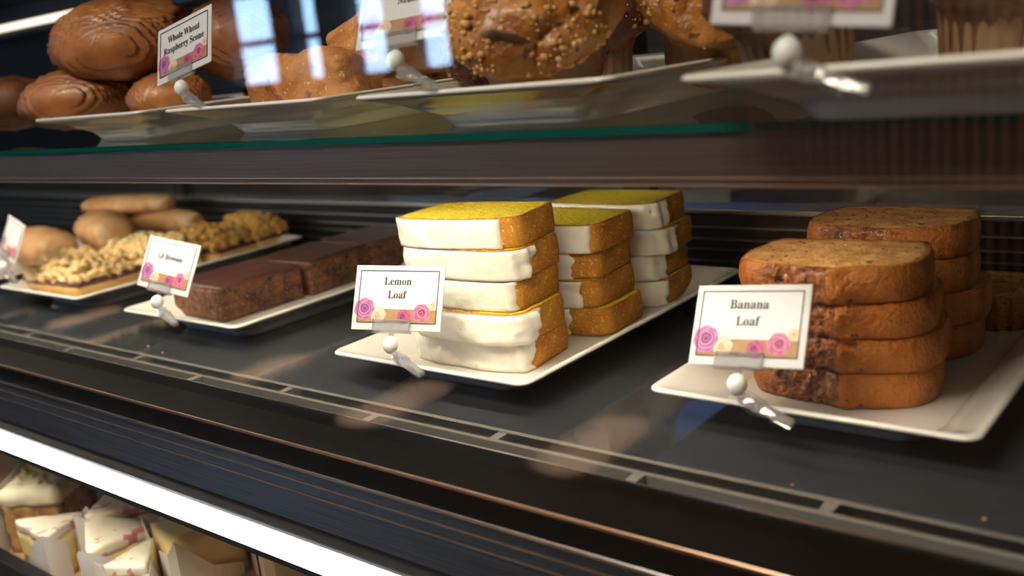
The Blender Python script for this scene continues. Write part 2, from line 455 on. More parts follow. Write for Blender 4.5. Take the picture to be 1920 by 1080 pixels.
# behind the case: work counter with cartons
cb = empty('work_counter', (-1.2, 1.6, -1.0))
tag(cb, 'dark brown work counter seen through the back of the case', 'counter')
box('worktop', -2.6, 3.2, -.35, .5, .93, .955, M_counter, cb)
box('carcass', -2.55, 3.15, -.3, .48, 0, .93, M_wallback, cb)
TOPZ = -.045
def carton(name, x, y, w, d, h, mat, rz, label, lid):
    t = empty(name, (x, y, TOPZ), rz); tag(t, label, 'carton')
    box('body', -w/2, w/2, -d/2, d/2, 0, h*.8, mat, t, .002)
    box('lid', -w/2-.003, w/2+.003, -d/2-.003, d/2+.003, h*.78, h, lid, t, .002)
carton('cake_carton', -.86, 1.56, .09, .10, .028, M_whitebox, .5, 'pale cream carton lying on the work counter behind the case', M_whitebox)
carton('pastry_carton', -.90, 1.68, .09, .08, .035, M_pinkbox, .5, 'pale pink carton lying behind the cream one on the work counter', M_pinkbox)
t = empty('steel_tray', (-.35, 1.5, TOPZ), .3); tag(t, 'shiny steel tray on the work counter behind the banana loaf', 'tray')
bm = bmesh.new(); add_box(bm, -.18, .18, -.12, .12, 0, .003)
for a in ((-.18, .18, -.12, -.116), (-.18, .18, .116, .12), (-.18, -.176, -.12, .12), (.176, .18, -.12, .12)): add_box(bm, *a, 0, .02)
bmobj('pan', bm, M_steel, t)

# ------------------------------------------------------------------ plates
def rrect(w, l, r, n=12):
    pts = []
    r = min(r, w-1e-4, l-1e-4)
    for cx, cy, a0 in ((w-r, l-r, 0), (-w+r, l-r, 90), (-w+r, -l+r, 180), (w-r, -l+r, 270)):
        for k in range(n):
            a = R(a0+90*k/(n-1)); pts.append((cx+r*math.cos(a), cy+r*math.sin(a)))
    return pts
def plate_mesh(W_=.215, L_=.352):
    w, l = W_/2, L_/2
    # (inset, corner radius, z)
    prof = [(.050, .016, .002), (.046, .018, 0), (.043, .02, 0), (.0415, .02, .003), (.037, .022, .008), (.029, .022, .0135), (.018, .020, .0185), (.008, .016, .0225), (.0015, .012, .0248), (0, .010, .0262),
            (.0002, .010, .0275), (.0015, .010, .0285), (.004, .010, .0284), (.008, .011, .0262), (.016, .014, .021), (.026, .017, .0145), (.034, .02, .0098), (.040, .02, .0078), (.046, .02, .0072), (.075, .02, .0070)]
    V = []; F = []; nu = 48
    for ins, r, z in prof:
        for p in rrect(w-ins, l-ins, r): V.append((p[0], p[1], z))
    F = grid_faces(nu, len(prof))
    # caps
    V.append((0, 0, .0070)); c1 = len(V)-1; b = (len(prof)-1)*nu
    F += [(b+i, b+(i+1) % nu, c1) for i in range(nu)]
    V.append((0, 0, .002)); c0 = len(V)-1
    F += [((i+1) % nu, i, c0) for i in range(nu)]
    me = bpy.data.meshes.new('rectangular_plate')
    me.from_pydata(V, [], F); me.materials.append(M_plate)
    me.polygons.foreach_set('use_smooth', [True]*len(me.polygons)); me.update()
    return me
PM = plate_mesh()
def plate(x0, y0, z, label, rz=0.0, group=None):
    o = link('rectangular_plate', PM, None, (x0+.1075, y0+.176, z), (0, 0, rz))
    tag(o, label, 'plate', group); return o
plate(-.652, .512, 0, 'white rectangular plate carrying the iced lemon loaf stacks')
plate(-.352, .540, 0, 'white rectangular plate carrying the banana loaf stacks')
plate(-1.030, .530, 0, 'white rectangular plate under the chocolate brownies')
plate(-1.365, .540, 0, 'white rectangular plate under the crumble bars')
plate(-1.640, .560, 0, 'white rectangular plate under the pale bread rolls behind the crumble bars')
UZ = .2155
plate(-1.085, .505, UZ, 'white rectangular plate on the glass shelf under the folded croissants')
plate(-.806, .490, UZ, 'white rectangular plate on the glass shelf under the scones')
plate(-.528, .467, UZ, 'white rectangular plate on the glass shelf under the crumb-topped muffins')
plate(-.244, .420, UZ, 'white rectangular plate on the glass shelf under the dark chocolate muffin')
plate(.040, .420, UZ, 'white rectangular plate at the right end of the glass shelf')

# ------------------------------------------------------------------ cake slices
def slab_layers(P, t, nv, disp, bulge=.0):
    Nn = normals2(P); V = []
    for j in range(nv):
        v = j/(nv-1); z = v*t
        for i in range(len(P)):
            d = disp(P[i, 0], P[i, 1], z, v, i/len(P)) + bulge*math.sin(math.pi*v)
            V.append((P[i, 0]+Nn[i, 0]*d, P[i, 1]+Nn[i, 1]*d, z))
    return V

def cap(V, F, base, n, z, rings, amp, sc, seed, flip=False, shrink=1.0):
    """radial rings from the loop starting at index base to its centre"""
    loop = [Vector(V[base+i]) for i in range(n)]
    c = sum(loop, Vector())/n
    prev = base
    for k in range(1, rings):
        f = 1-k/rings
        st = len(V)
        for p in loop:
            q = c+(p-c)*f
            V.append((q.x, q.y, z+amp*fbm(q.x+seed, q.y, seed, sc)))
        for i in range(n):
            j = (i+1) % n
            q = (prev+i, prev+j, st+j, st+i)
            F.append(q[::-1] if flip else q)
        prev = st
    V.append((c.x, c.y, z)); cc = len(V)-1
    for i in range(n):
        q = (prev+i, prev+(i+1) % n, cc)
        F.append(q[::-1] if flip else q)

def slice_body(root, P, t, seed, crumb_mat, crust_mats, disp, crust_mi=None, nv=9, bulge=.001):
    n = len(P)
    # crumb: the cut faces, inset a little
    Pi = P-normals2(P)*.0016
    V = slab_layers(Pi, t, 2, lambda *a: 0)
    F = grid_faces(n, 2)
    cap(V, F, n, n, t, 14, .0007, 260, seed)
    cap(V, F, 0, n, 0, 4, 0, 100, seed, flip=True)
    mesh('crumb', V, F, crumb_mat, root)
    # crust: a closed band round the side
    V = slab_layers(P, t, nv, disp, bulge)
    Nn = normals2(P)
    # lips
    top = [(P[i, 0]-Nn[i, 0]*.0030, P[i, 1]-Nn[i, 1]*.0030, t-.0004) for i in range(n)]
    lip = []
    for i in range(n):
        a = V[(nv-1)*n+i]; lip.append((a[0]-Nn[i, 0]*.0010, a[1]-Nn[i, 1]*.0010, t+.0005+.0004*fbm(a[0], a[1], seed, 300, 2)))
    for i in range(n):
        a = V[(nv-1)*n+i]; V[(nv-1)*n+i] = (a[0], a[1], t-.0006)
    bot = [(P[i, 0]-Nn[i, 0]*.0030, P[i, 1]-Nn[i, 1]*.0030, .0004) for i in range(n)]
    V = bot+V+lip+top
    F = grid_faces(n, nv+3)
    F += [((nv+2)*n+i, (nv+2)*n+(i+1) % n, (i+1) % n, i) for i in range(n)]
    mi = None
    if crust_mi: mi = [crust_mi(V[f[0]], ) for f in F]
    return mesh('crust', V, F, crust_mats, root, mi=mi)

LEM = [(-.058, .037), (-.0625, -.030), (-.035, -.0385), (.035, -.0385), (.0625, -.030), (.057, .037)]
def lemon_slice(x, y, z, rz, t, seed, label, cover=(.06, .62), drip=.012, step=None, w=1.0, peel=None):
    root = empty('lemon_loaf_slice', (x+.004, y, z), rz)
    tag(root, label, 'cake slice', 'iced lemon loaf slices')
    n = 190
    P = rpoly(LEM, [.010, .012, .03, .03, .012, .008], n)*np.array([w, 1])
    def disp(px, py, pz, v, s):
        return .0008*fbm(px+seed, py, pz, 55) + .00035*fbm(px, py+seed, pz, 420, 2)
    slice_body(root, P, t, seed, M_lemoncrumb, M_lemoncrust, disp)
    # icing over the domed front, running round the corner
    Nn = normals2(P)
    per = np.arange(n)/n
    a, b = cover
    nv = 12; ns = 90
    V = []
    def pos(s, v, off):
        f = (s % 1.0)*n; i = int(f) % n; fr = f-int(f); j = (i+1) % n
        p = P[i]*(1-fr)+P[j]*fr; q = Nn[i]*(1-fr)+Nn[j]*fr
        return p[0]+q[0]*off, p[1]+q[1]*off
    outer = []; inner = []
    for jv in range(nv):
        v = jv/(nv-1); z_ = -.0001+v*(t-.0004)
        bb = b + drip*(fbm(seed, v*t, 3.1, 90, 2)) + (peel(v) if peel else 0)
        aa = a + drip*.5*(fbm(seed+5, v*t, 1.1, 90, 2))
        for i in range(ns):
            s = aa+(bb-aa)*i/(ns-1)
            e = min(1, min(i, ns-1-i)/4.0); ev = min(1, min(jv, nv-1-jv)/2.0)
            th = .0030+.0022*fbm(s*14+seed, v*1.1, seed, 1.0, 2)+.0010*fbm(s*45, v*3.5, seed, 1, 2)
            if step and s > step[0]: th += step[1]*min(1, (s-step[0])/.012)
            # wavy folds on the side wall
            if s > .50: th += .0016*math.sin(s*190+seed+v*1.5)*min(1, (s-.50)/.03)
            off = .0006+th*math.sqrt(e*(2-e))*(.78+.22*math.sqrt(ev*(2-ev)))
            px, py = pos(s, v, off); outer.append((px, py, z_))
            px, py = pos(s, v, -.0006); inner.append((px, py, z_))
    V = outer+inner; K = len(outer)
    F = grid_faces(ns, nv, False)
    F += [tuple(K+q for q in f[::-1]) for f in grid_faces(ns, nv, False)]
    for jv in range(nv-1):
        a0 = jv*ns; F.append((a0, a0+ns, K+a0+ns, K+a0)); a1 = jv*ns+ns-1; F.append((a1, K+a1, K+a1+ns, a1+ns))
    for i in range(ns-1):
        F.append((i, K+i, K+i+1, i+1)); q = (nv-1)*ns+i; F.append((q, q+1, K+q+1, K+q))
    mesh('icing', V, F, M_icing, root)
    return root

T = .0247; Z0 = .0078
names = ['bottom', 'second from bottom', 'middle', 'second from top', 'top']
f0 = 'iced lemon slice, %s of the front stack behind the lemon loaf card'
lemon_slice(-.556, .611, Z0, R(1), T, 1.3, f0 % 'bottom', (.06, .56), .02, None)
lemon_slice(-.5535, .607, Z0+T+.0006, R(-1), T, 4.7, f0 % 'second from bottom', (.06, .575), .03, (.245, .0045), peel=lambda v: .03*v)
lemon_slice(-.560, .612, Z0+2*(T+.0006), R(1), T, 9.1, f0 % 'middle', (.06, .54), .015)
lemon_slice(-.5585, .613, Z0+3*(T+.0006), R(2), T, 13.9, f0 % 'fourth up, icing peeling', (.06, .575), .02, peel=lambda v: .04*v*v)
lemon_slice(-.562, .615, Z0+4*(T+.0006), R(7), T, 17.2, f0 % 'top', (.07, .50), .003)
f1 = 'iced lemon slice, %s of the middle stack on the lemon plate'
lemon_slice(-.545, .715, Z0, R(0), T, 21.3, f1 % 'bottom, with hardly any icing', (.06, .44), .02)
lemon_slice(-.553, .716, Z0+T+.0006, R(-1), T, 24.7, f1 % 'second from bottom', (.06, .50), .012)
lemon_slice(-.555, .718, Z0+2*(T+.0006), R(1), T, 29.1, f1 % 'third up', (.06, .475), .02)
lemon_slice(-.549, .716, Z0+3*(T+.0006), R(-2), T, 33.9, f1 % 'top', (.06, .53), .01)
f2 = 'iced lemon slice, %s of the rear stack on the lemon plate'
lemon_slice(-.548, .815, Z0, R(0), T, 41.3, f2 % 'bottom', (.06, .56), .02)
lemon_slice(-.552, .816, Z0+T+.0006, R(-2), T, 44.7, f2 % 'second from bottom', (.06, .58), .02)
lemon_slice(-.544, .814, Z0+2*(T+.0006), R(2), T, 49.1, f2 % 'third up', (.06, .60), .02)
lemon_slice(-.550, .812, Z0+3*(T+.0006), R(0), T, 53.9, f2 % 'top', (.06, .60), .02)

BAN = [(-.050, .040), (-.060, -.012), (-.050, -.033), (-.010, -.041), (.030, -.040), (.057, -.022), (.060, .010), (.052, .040)]
def banana_slice(x, y, z, rz, t, seed, label, crack=(-.048, .006), w=1.0):
    root = empty('banana_loaf_slice', (x, y, z), rz)
    tag(root, label, 'cake slice', 'banana loaf slices')
    P = rpoly(BAN, [.010, .02, .02, .03, .025, .02, .02, .010], 210)*np.array([w, 1])
    def disp(px, py, pz, v, s):
        d = .0010*fbm(px+seed, py, pz, 50)+.0005*fbm(px, py+seed, pz, 260, 2)
        if py < -.01:
            k = max(0, min(1, (px-crack[0]+.006)/.008))*max(0, min(1, (crack[1]+.006-px)/.008))
            edge = crack[1]+.006*fbm(seed, 0, pz, 70)
            k = max(0, min(1, (px-crack[0])/.010))*max(0, min(1, (edge-px)/.004))
            d += k*max(-.0014, -.0012+.0060*abs(fbm(px*1.3+seed, 1, pz*1.6, 85, 3))+.0016*fbm(px+seed, 2, pz, 330, 2))
            # rolled shoulder to the right of the crack
            h = math.exp(-((px-edge-.006)/.008)**2); d += .0045*h
            d += .0012*math.sin(math.pi*v)
        return d
    def mi(p): 
        return 1 if (p[1] < -.02 and crack[0]+.004 < p[0] < crack[1]+.003) else 0
    slice_body(root, P, t, seed, M_banacrumb, [M_banacrust, M_banacrack], disp, mi, nv=13, bulge=.0012)
    return root
TB = .0238
g0 = 'banana bread slice, %s of the front stack behind the banana loaf card'
banana_slice(-.252, .646, Z0, R(3), TB, 2.2, g0 % 'bottom', w=1.04)
banana_slice(-.249, .648, Z0+TB+.0008, R(0), TB, 5.4, g0 % 'second from bottom', (-.048, .004), w=1.04)
banana_slice(-.252, .645, Z0+2*(TB+.0008), R(2), TB, 8.8, g0 % 'second from top', w=1.04)
banana_slice(-.256, .640, Z0+3*(TB+.0008), R(5), TB, 11.1, g0 % 'top', (-.044, .004), w=1.04)
g1 = 'banana bread slice, %s of the shaded second stack'
for k, nm in enumerate(('bottom', 'second from bottom', 'second from top', 'top')):
    banana_slice(-.252+(.004 if k == 1 else -.0015*k), .752+.004*(k % 2), Z0+k*(TB+.0012), R(2-2*(k % 2)), TB, 15.3+3*k, g1 % nm, w=1.02)
banana_slice(-.205, .846, Z0, R(0), TB+.002, 31.3, 'lone banana bread slice lying low at the back of the banana plate')

# ------------------------------------------------------------------ brownies
def brownie(x, y, z, w, l, h, rz, seed, label):
    root = empty('brownie', (x, y, z), rz); tag(root, label, 'brownie', 'chocolate glazed brownies')
    P = rpoly([(-w/2, l/2), (-w/2, -l/2), (w/2, -l/2), (w/2, l/2)], .005, 170)
    def disp(px, py, pz, v, s): return .0012*fbm(px+seed, py, pz, 60)+.0006*fbm(px, py+seed, pz, 300, 2)
    V = slab_layers(P, h, 9, disp, .0008)
    F = grid_faces(170, 9)
    cap(V, F, 8*170, 170, h, 4, 0, 50, seed); cap(V, F, 0, 170, 0, 2, 0, 50, seed, True)
    mesh('crumb', V, F, M_brownie, root)
    V = slab_layers(P, .0035, 3, lambda px, py, pz, v, s: .0010*fbm(px+seed, py, 2, 70)+(-.0012 if v > .9 else 0), 0)
    V = [(a, b, c+h-.0002) for a, b, c in V]
    F = grid_faces(170, 3); cap(V, F, 2*170, 170, h+.0034, 8, .0005, 30, seed); cap(V, F, 0, 170, h, 2, 0, 50, seed, True)
    mesh('glaze', V, F, M_ganache, root)
brownie(-.962, .640, Z0, .100, .110, .036, R(-2), 3.3, 'dark brownie with smooth glaze at the front of the brownie plate')
brownie(-.958, .748, Z0, .102, .100, .036, R(3), 7.3, 'dark brownie with glossy glaze, middle one on the brownie plate')
brownie(-.956, .852, Z0, .102, .100, .036, R(-2), 9.3, 'dark brownie farthest back on the brownie plate')
brownie(-1.022, .640, Z0+.001, .014, .09, .030, R(2), 12.3, 'thin brownie trimming leaning along the brownie row')

# ------------------------------------------------------------------ small lumps used for streusel
def ico_lumps():
    out = []
    for s in range(4):
        bm = bmesh.new(); bmesh.ops.create_icosphere(bm, subdivisions=1, radius=1)
        V = []
        for v in bm.verts:
            k = 1+.35*noise.noise(v.co*1.7+Vector((s*9.1, 0, 0))); V.append(np.array(v.co*k))
        F = [tuple(v.index for v in f.verts) for f in bm.faces]; bm.free()
        out.append((np.array(V), F))
    return out
LUMPS = ico_lumps()
def lump_mesh(name, spots, mat, parent, rr=rnd):
    V = []; F = []
    for (x, y, z, r) in spots:
        lv, lf = LUMPS[rr.randrange(4)]
        a = rr.uniform(0, 6.28); c, s = math.cos(a), math.sin(a)
        q = lv @ np.array([[c, -s, 0], [s, c, 0], [0, 0, 1]]) * np.array([r*rr.uniform(.8, 1.3), r*rr.uniform(.8, 1.3), r*rr.uniform(.7, 1.1)]) + np.array([x, y, z])
        b = len(V); V += [tuple(k) for k in q]; F += [tuple(b+i for i in f) for f in lf]
    return mesh(name, V, F, mat, parent)

def crumble_bar(x, y, z, w, l, h, rz, seed, label, smat, n=620, rs=.0062):
    root = empty('crumble_bar', (x, y, z), rz); tag(root, label, 'pastry bar', 'crumble bars')
    rr = random.Random(int(seed*10))
    def lay(nm, z0, z1, ins, mat, amp):
        P = rpoly([(-w/2+ins, l/2-ins), (-w/2+ins, -l/2+ins), (w/2-ins, -l/2+ins), (w/2-ins, l/2-ins)], .006, 110)
        V = slab_layers(P, z1-z0, 4, lambda px, py, pz, v, s: amp*fbm(px+seed, py, pz, 90), .0006)
        V = [(a, b, c+z0) for a, b, c in V]; F = grid_faces(110, 4)
        cap(V, F, 3*110, 110, z1, 4, 0, 50, seed); cap(V, F, 0, 110, z0, 2, 0, 50, seed, True)
        mesh(nm, V, F, mat, root)
    lay('shortbread_base', 0, h*.36, 0, M_bar, .0012)
    lay('jam_layer', h*.36, h*.52, .002, M_jam, .002)
    sp = []
    for _ in range(n):
        px = rr.uniform(-w/2+.002, w/2-.002); py = rr.uniform(-l/2+.002, l/2-.002)
        e = min(w/2-abs(px), l/2-abs(py))
        top = h*(.62+.38*min(1, e/.015))+.004*noise.noise((px*60+seed, py*60, 0))
        sp.append((px, py, rr.uniform(h*.50, top), rr.uniform(.6, 1.25)*rs))
    lump_mesh('streusel', sp, smat, root, rr)
crumble_bar(-1.296, .625, Z0, .150, .100, .046, R(2), 1.1, 'blond crumble bar at the front of its plate', M_streusel)
crumble_bar(-1.290, .722, Z0, .140, .088, .048, R(-3), 2.1, 'blond crumble bar second from the front', M_streusel)
crumble_bar(-1.262, .808, Z0, .125, .078, .046, R(3), 3.1, 'golden crumble bar with green flecks, third from the front', M_streusel2)
crumble_bar(-1.256, .878, Z0, .122, .056, .052, R(-4), 4.1, 'golden crumble bar farthest back on the crumble plate', M_streusel2)

# ------------------------------------------------------------------ rolls, croissants
def ellip(name, cat, label, loc, rad, rot, mat, seed, ridges=0, amp=.0, lump=.03, nu=72, nv=110, group=None, skew=.25, sharp=.7):
    """body of revolution about local X with stepped bands (rolled dough)"""
    V = []; nvv = nv
    for j in range(nvv):
        v = j/(nvv-1); th = math.pi*v
        ax = -math.cos(th); rad_ = math.sin(th)**sharp if 0 < v < 1 else 0
        for i in range(nu):
            a = 2*math.pi*i/nu
            y = rad_*math.cos(a); z = rad_*math.sin(a)
            k = 1+lump*fbm(ax+seed, y, z, 1.7, 3)
            if ridges:
                ph = (ax+skew*(y*.6+z)*.6+.06*noise.noise((y*2+seed, z*2, ax)))*ridges
                fr = ph-math.floor(ph)
                k *= 1-amp*fr+amp*.5-amp*.13*((ph*4+.3*noise.noise((y*4, z*4, seed))) % 1.0)
            V.append((ax*rad[0]*(1+.2*lump*noise.noise((y*2, z*2, seed))), y*rad[1]*k, z*rad[2]*k))
    F = grid_faces(nu, nvv)
    o = mesh(name, V, F, mat, None, loc=loc, rot=rot)
    return tag(o, label, cat, group)
CG = 'folded croissants on the glass shelf'
def aim(dx, dy, dz, roll=0):
    q = Vector((dx, dy, dz)).to_track_quat('X', 'Z'); e = q.to_euler(); return e
PZ = UZ+.0075
ellip('croissant', 'croissant', 'big layered croissant on top of the pile left of the scone card', (-1.045, .605, .3205), (.062, .074, .040), aim(.50, -.62, -.30), M_croissant, 1.2, 12, .20, .07, group=CG)
ellip('croissant', 'croissant', 'layered croissant at the lower front left of the shelf pile', (-1.098, .572, .2610), (.060, .062, .032), aim(.55, -.75, -.10), M_croissant, 2.7, 12, .19, .07, group=CG)
ellip('croissant', 'croissant', 'layered croissant partly hidden behind the scone card', (-.960, .695, .308), (.060, .056, .042), aim(.65, -.55, -.1), M_croissant, 4.4, 12, .19, .07, group=CG)
ellip('croissant', 'croissant', 'shaded croissant at the bottom of the pile below the scone card', (-.978, .610, .252), (.054, .042, .025), aim(.7, -.5, -.05), M_croissant, 6.1, 11, .18, .07, group=CG)
ellip('croissant', 'croissant', 'shaded croissant deep in the pile behind the scone card', (-.950, .745, .248), (.052, .046, .022), aim(.9, -.3, 0), M_croissant, 7.7, 11, .18, .07, group=CG)
ellip('dark_pastry', 'pastry', 'dark brown pastry at the far left of the glass shelf', (-1.34, .60, .262), (.06, .055, .034), aim(.8, -.5, 0), M_darkroll, 9.9, 5, .05, .12)
RG = 'pale bread rolls behind the crumble bars'
ellip('bread_roll', 'bread roll', 'pale floured bread roll at the left, nearest the front', (-1.545, .690, .041), (.078, .042, .029), aim(.95, -.12, 0), M_roll, 11.2, 0, 0, .07, group=RG, sharp=.38)
ellip('bread_roll', 'bread roll', 'pale rounded bread roll showing its end between the others', (-1.520, .785, .046), (.085, .042, .033), aim(.92, -.30, 0), M_roll, 12.2, 0, 0, .07, group=RG, sharp=.38)
ellip('bread_roll', 'bread roll', 'long tan bread roll stacked across the rear rolls', (-1.555, .852, .075), (.100, .030, .016), aim(.95, .18, 0), M_roll, 13.2, 0, 0, .06, group=RG, sharp=.38)
ellip('bread_roll', 'bread roll', 'thin tan bread roll end poking out over the crumble bars', (-1.490, .868, .047), (.10, .026, .019), aim(1, .03, .0), M_roll, 14.2, 0, 0, .06, group=RG, sharp=.38)

# ------------------------------------------------------------------ scones
def scone(x, y, z, s, h, rot, seed, label):
    V = []; nu, nv = 72, 26
    P = rpoly([(-.5, .42), (-.5, -.42), (.62, 0)], .22, nu)
    for j in range(nv):
        v = j/(nv-1)
        if v < .5: k = 1-.10*(1-v*2)**2; zz = v*1.3
        else: q = (v-.5)*2; k = math.cos(q*math.pi/2)**.55; zz = .65+.35*math.sin(q*math.pi/2)
        for i in range(nu):
            d = 1+.16*fbm(P[i, 0]+seed, P[i, 1], zz, 2.2, 3)
            V.append((P[i, 0]*k*d*s, P[i, 1]*k*d*s, zz*h*(1+.12*fbm(P[i, 0]*k*2+seed, P[i, 1]*k*2, seed, 1.5, 3)*v)))
    F = grid_faces(nu, nv)+[tuple(range(nu))[::-1]]
    o = mesh('scone', V, F, M_scone, None, loc=(x, y, z), rot=rot)
    tag(o, label, 'scone', 'raspberry scones on the glass shelf')
scone(-.692, .580, PZ+.006, .098, .050, (0, 0, R(200)), 1.5, 'cracked raspberry scone at the front right of the scone plate')
scone(-.765, .590, PZ+.004, .090, .052, (0, 0, R(150)), 3.5, 'tan scone block just right of the scone card')
scone(-.745, .700, PZ+.004, .11, .055, (0, 0, R(20)), 5.5, 'scone at the back of the scone plate behind the card')
scone(-.665, .655, PZ+.030, .11, .055, (R(-12), R(5), R(80)), 8.5, 'golden scone resting on the front ones, touching the muffins')

# ------------------------------------------------------------------ muffins
def muffin(x, y, z, r, h, seed, label, mat, cup=True, streusel=0, tilt=(0, 0, 0), lump=.14, group='muffins on the glass shelf'):
    root = empty('muffin', (x, y, z), rot=tilt); tag(root, label, 'muffin', group)
    rr = random.Random(int(seed*10))
    nu, nv = 96, 40
    V = []; ctr = h*.55
    pr = [(.0, .62), (.10, .66), (.35, .70), (.48, .78), (.56, .98), (.63, 1.04), (.72, 1.0), (.82, .86), (.90, .66), (.96, .40), (1.0, .0)]
    hs = [p[0] for p in pr]; rs = [p[1] for p in pr]
    for j in range(nv):
        v = j/(nv-1); rad = np.interp(v, hs, rs)
        zz = v*h if v < .63 else h*(.63+(1-.63)*math.sin((v-.63)/.37*math.pi/2))
        for i in range(nu):
            a = 2*math.pi*i/nu
            X_, Y_ = math.cos(a)*rad, math.sin(a)*rad
            g = max(0, (v-.45)/.55)**.5 if v > .45 else 0
            crack = -abs(noise.noise((X_*1.1+seed, Y_*1.1, v*1.2)))*.0+0
            d = 1+g*lump*fbm(X_+seed, Y_, v*1.6, 1.6, 4)
            fold = abs(noise.noise((X_*1.3+seed*2, Y_*1.3, v)))
            d -= g*.13*math.exp(-(fold/.05)**2)
            V.append((X_*r*d, Y_*r*d, zz*(1+g*.10*fbm(X_*1.2, Y_*1.2+seed, 0, 1.4, 3))-g*.006*math.exp(-(fold/.07)**2)))
    F = grid_faces(nu, nv)+[tuple(range(nu))[::-1]]
    mesh('muffin_top', V, F, mat, root)
    if streusel:
        sp = []
        for _ in range(streusel):
            k = rr.randrange(int(nv*.52), nv-3); i = rr.randrange(nu)
            if noise.noise((math.cos(i/nu*6.28)*1.1+seed, math.sin(i/nu*6.28)*1.1, k*.05)) < -.12: continue
            p = V[k*nu+i]; sp.append((p[0], p[1], p[2], rr.choice((.0008, .001, .0013, .0017, .0026))))
        lump_mesh('crumb_topping', sp, M_mstreusel, root, rr)
    if cup:
        # tulip paper: four rising folds
        n = 80; V = []; rows = 12
        for j in range(rows):
            v = j/(rows-1)
            for i in range(n):
                a = 2*math.pi*i/n
                peak = .60+.40*abs(math.sin(a*2+seed))**2
                z_ = v*h*peak; rad = r*(.66+.10*v+.36*max(0, v*peak-.45)) + .0008*math.sin(a*24)
                V.append((math.cos(a)*rad, math.sin(a)*rad, z_))
        Fp = grid_faces(n, rows)
        K = len(V); Nn = [(x_*.992, y_*.992, z_) for x_, y_, z_ in V]; V += Nn
        Fp += [tuple(K+q for q in f[::-1]) for f in grid_faces(n, rows)]
        Fp += [(((rows-1)*n+i), ((rows-1)*n+(i+1) % n), K+(rows-1)*n+(i+1) % n, K+(rows-1)*n+i) for i in range(n)]
        Fp += [(i, K+i, K+(i+1) % n, (i+1) % n) for i in range(n)]
        mesh('paper_cup', V, Fp, M_paper, root)
    return root
muffin(-.425, .560, PZ+.022, .060, .085, 1.7, 'large golden crumb-topped muffin in the centre of the glass shelf', M_muffin, True, 900, (R(38), R(6), R(20)))
muffin(-.340, .650, PZ+.018, .056, .080, 3.9, 'golden muffin in pointed brown paper, behind the large crumb-topped one', M_muffin, True, 160, (R(30), R(10), R(20)))
muffin(-.478, .690, PZ, .050, .080, 6.6, 'dark red berry muffin left of the large crumb-topped muffin', M_berrymuffin, True, 120, (0, 0, 0))
muffin(-.492, .590, PZ, .036, .055, 8.3, 'small purple-brown berry muffin behind the card clip', M_berrymuffin, False, 60, (R(10), 0, 0))
muffin(-.538, .640, PZ, .034, .052, 9.4, 'small orange muffin beside the clip of the muffin card', M_muffin, True, 0, (R(10), 0, 0))
muffin(-.400, .750, PZ, .05, .085, 2.6, 'golden muffin at the back of the muffin plate', M_muffin, True, 60)
muffin(-.735, .780, PZ, .050, .085, 12.4, 'spotted golden muffin behind the scones', M_muffin, False, 0, (R(15), 0, 0))
muffin(-.245, .570, PZ+.012, .046, .075, 14.4, 'dark chocolate muffin behind the rightmost card clip', M_chocmuffin, True, 0, (R(20), 0, 0))
muffin(-.155, .640, PZ+.006, .046, .070, 16.4, 'dark chocolate muffin partly hidden by the card at the top right', M_chocmuffin, True, 0, (R(10), 0, R(40)))
muffin(-.150, .740, PZ, .046, .070, 18.4, 'dark chocolate muffin farthest back on the right plate', M_chocmuffin, True, 0, (0, 0, R(40)))

# ------------------------------------------------------------------ cards and their clips
SER = {}
def serif(s):
    out = ''
    for ch in s:
        if 'A' <= ch <= 'Z': out += chr(0x1D400+ord(ch)-65)
        elif 'a' <= ch <= 'z': out += chr(0x1D41A+ord(ch)-97)
        else: out += ch
    return out
def text_mesh(lines, size, parent, z, offset=.004):
    """lines = [(text, x centre, y baseline)] -> one lettering mesh"""
    V = []; F = []
    for s, cx, y in lines:
        cu = bpy.data.curves.new('lettering', 'FONT'); cu.body = serif(s); cu.size = size
        cu.align_x = 'CENTER'; cu.offset = offset*size; cu.resolution_u = 3; cu.fill_mode = 'FRONT'
        cu.space_word = .8
        o = bpy.data.objects.new('lettering', cu); C.objects.link(o)
        dg = bpy.context.evaluated_depsgraph_get(); dg.update()
        me = o.evaluated_get(dg).to_mesh()
        b = len(V)
        V += [(v.co.x*.92+cx, v.co.y+y, z) for v in me.vertices]
        F += [tuple(b+i for i in p.vertices) for p in me.polygons]
        o.evaluated_get(dg).to_mesh_clear()
        bpy.data.objects.remove(o)
    return mesh('lettering', V, F, M_ink, parent, smooth=False)

def rose(parent, cx, cy, r, kind, seed):
    V = []; F = []; mi = []
    rr = random.Random(seed)
    rings = 8
    for k in range(rings):
        rad = r*(1-k/rings)**.9; npet = max(3, 7-k); ph = rr.uniform(0, 6.28); ox = rr.uniform(-.06, .06)*r; oy = rr.uniform(-.06, .06)*r
        b = len(V); n = 40; z = .00085+k*.00003
        V.append((cx+ox, cy+oy, z))
        for i in range(n):
            a = 6.283*i/n; q = rad*(.90+.12*abs(math.sin((a+ph)*npet/2)))
            V.append((cx+ox+q*math.cos(a), cy+oy+q*math.sin(a), z))
        for i in range(n): F.append((b, b+1+i, b+1+(i+1) % n)); mi.append((0, 1, 0, 1, 0, 2, 1, 2)[k])
    mesh('rose', V, F, ROSE[kind], parent, smooth=False, mi=mi)

